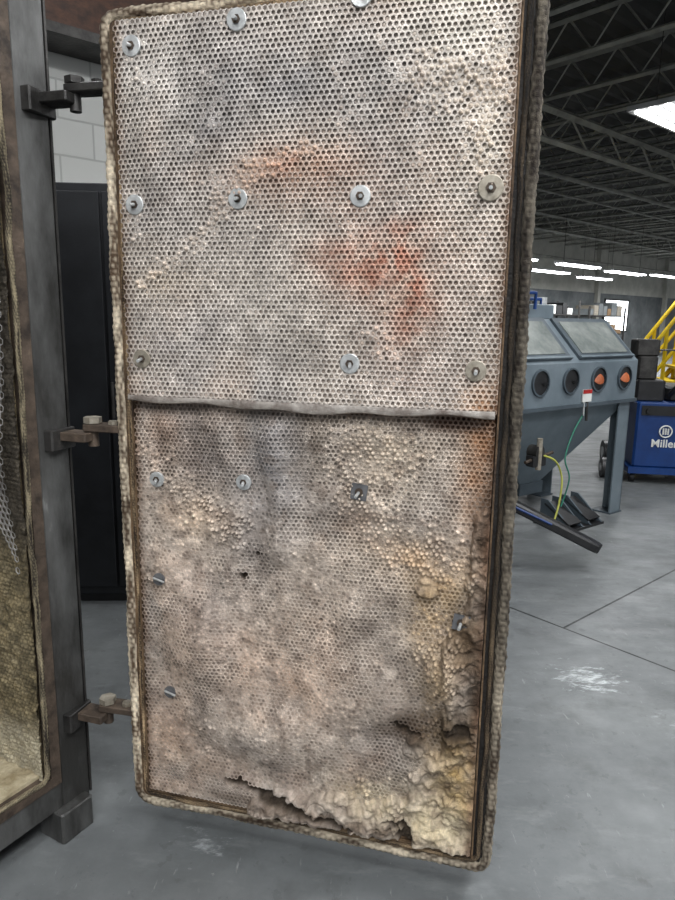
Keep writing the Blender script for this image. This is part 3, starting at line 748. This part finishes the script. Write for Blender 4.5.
# ------------------------------------------------------------ light fixtures
tube_m=mat_emit('fluorescent_tube',(.95,.98,1),14)
hous=mat_noise('fixture_housing',(150,150,148),(180,180,178),3,.6)
def fixture(a,bb,z,Lh,name='ceiling_light',power=0,wid=.30):
    b=B(MB); b.box(a-Lh/2,a+Lh/2,bb-wid/2,bb+wid/2,z,z+.06,hous)
    for o in (-wid*.3,0,wid*.3): b.tube([(a-Lh/2+.03,bb+o,z-.02),(a+Lh/2-.03,bb+o,z-.02)],.025,tube_m,8)
    for x in (a-Lh*.4,a+Lh*.4): b.rod((x,bb,z+.06),(x,bb,CZ-.02),.006,steel_dark,6)
    b.make(name)
    if power:
        l=bpy.data.lights.new('fixture_lamp','AREA'); l.shape='RECTANGLE'; l.size=Lh; l.size_y=wid; l.energy=power; l.color=(.97,.985,1)
        o=bpy.data.objects.new('fixture_lamp',l); scn.collection.objects.link(o)
        p=MB@Vector((a,bb,z-.06)); o.location=p; o.rotation_euler=(0,0,math.atan2(E1[1],E1[0]))
def tob(x,y): return (x*E1[0]+y*E1[1], -(x*E2[0]+y*E2[1]))
a,bb=tob(4.30,9.35); fixture(a,bb,4.1,1.5,power=120,wid=.6)
fixture(17.0,12.0,3.35,2.2,power=110,wid=.4); fixture(19.6,11.4,3.25,2.2,power=110,wid=.4); fixture(22.6,11.4,3.2,2.4,power=110,wid=.4); fixture(21.0,13.4,3.25,2.6,power=90,wid=.4); fixture(24.6,13.6,3.2,2.2,power=90,wid=.4); fixture(28,12.4,3.4,2.6,power=160); fixture(33,12.4,3.4,2.6,power=160)  # the last two fixtures are added to brighten the far wall
for (x,y,p) in ((1.2,-.6,118),(-1.0,-1.6,86),(2.6,1.4,104),(3.2,4.2,95),(.2,-3.6,110),(-1.6,3.1,16)):
    a,bb=tob(x,y); fixture(a,bb,4.2,2.4 if x>-1.5 else 1.2,power=p,wid=.45)

w=bpy.data.worlds.new('World'); scn.world=w; w.use_nodes=True
w.node_tree.nodes['Background'].inputs[0].default_value=(.92,.96,1,1); w.node_tree.nodes['Background'].inputs[1].default_value=.64

# ------------------------------------------------------------ camera
cd=bpy.data.cameras.new('camera'); cam=bpy.data.objects.new('camera',cd); scn.collection.objects.link(cam)
cd.sensor_fit='VERTICAL'; cd.sensor_height=24; cd.lens=24*676/900; cd.clip_start=.02; cd.clip_end=200
p=math.radians(10.9); F_=Vector((0,math.cos(p),-math.sin(p))); U_=Vector((0,math.sin(p),math.cos(p))); R_=Vector((1,0,0))
ro=math.radians(.88)
Rr=R_*math.cos(ro)+U_*math.sin(ro)
Uu=U_*math.cos(ro)-R_*math.sin(ro)
Mx=Matrix(((Rr.x,Uu.x,-F_.x,0),(Rr.y,Uu.y,-F_.y,0),(Rr.z,Uu.z,-F_.z,1.5),(0,0,0,1)))
cam.matrix_world=Mx
scn.camera=cam
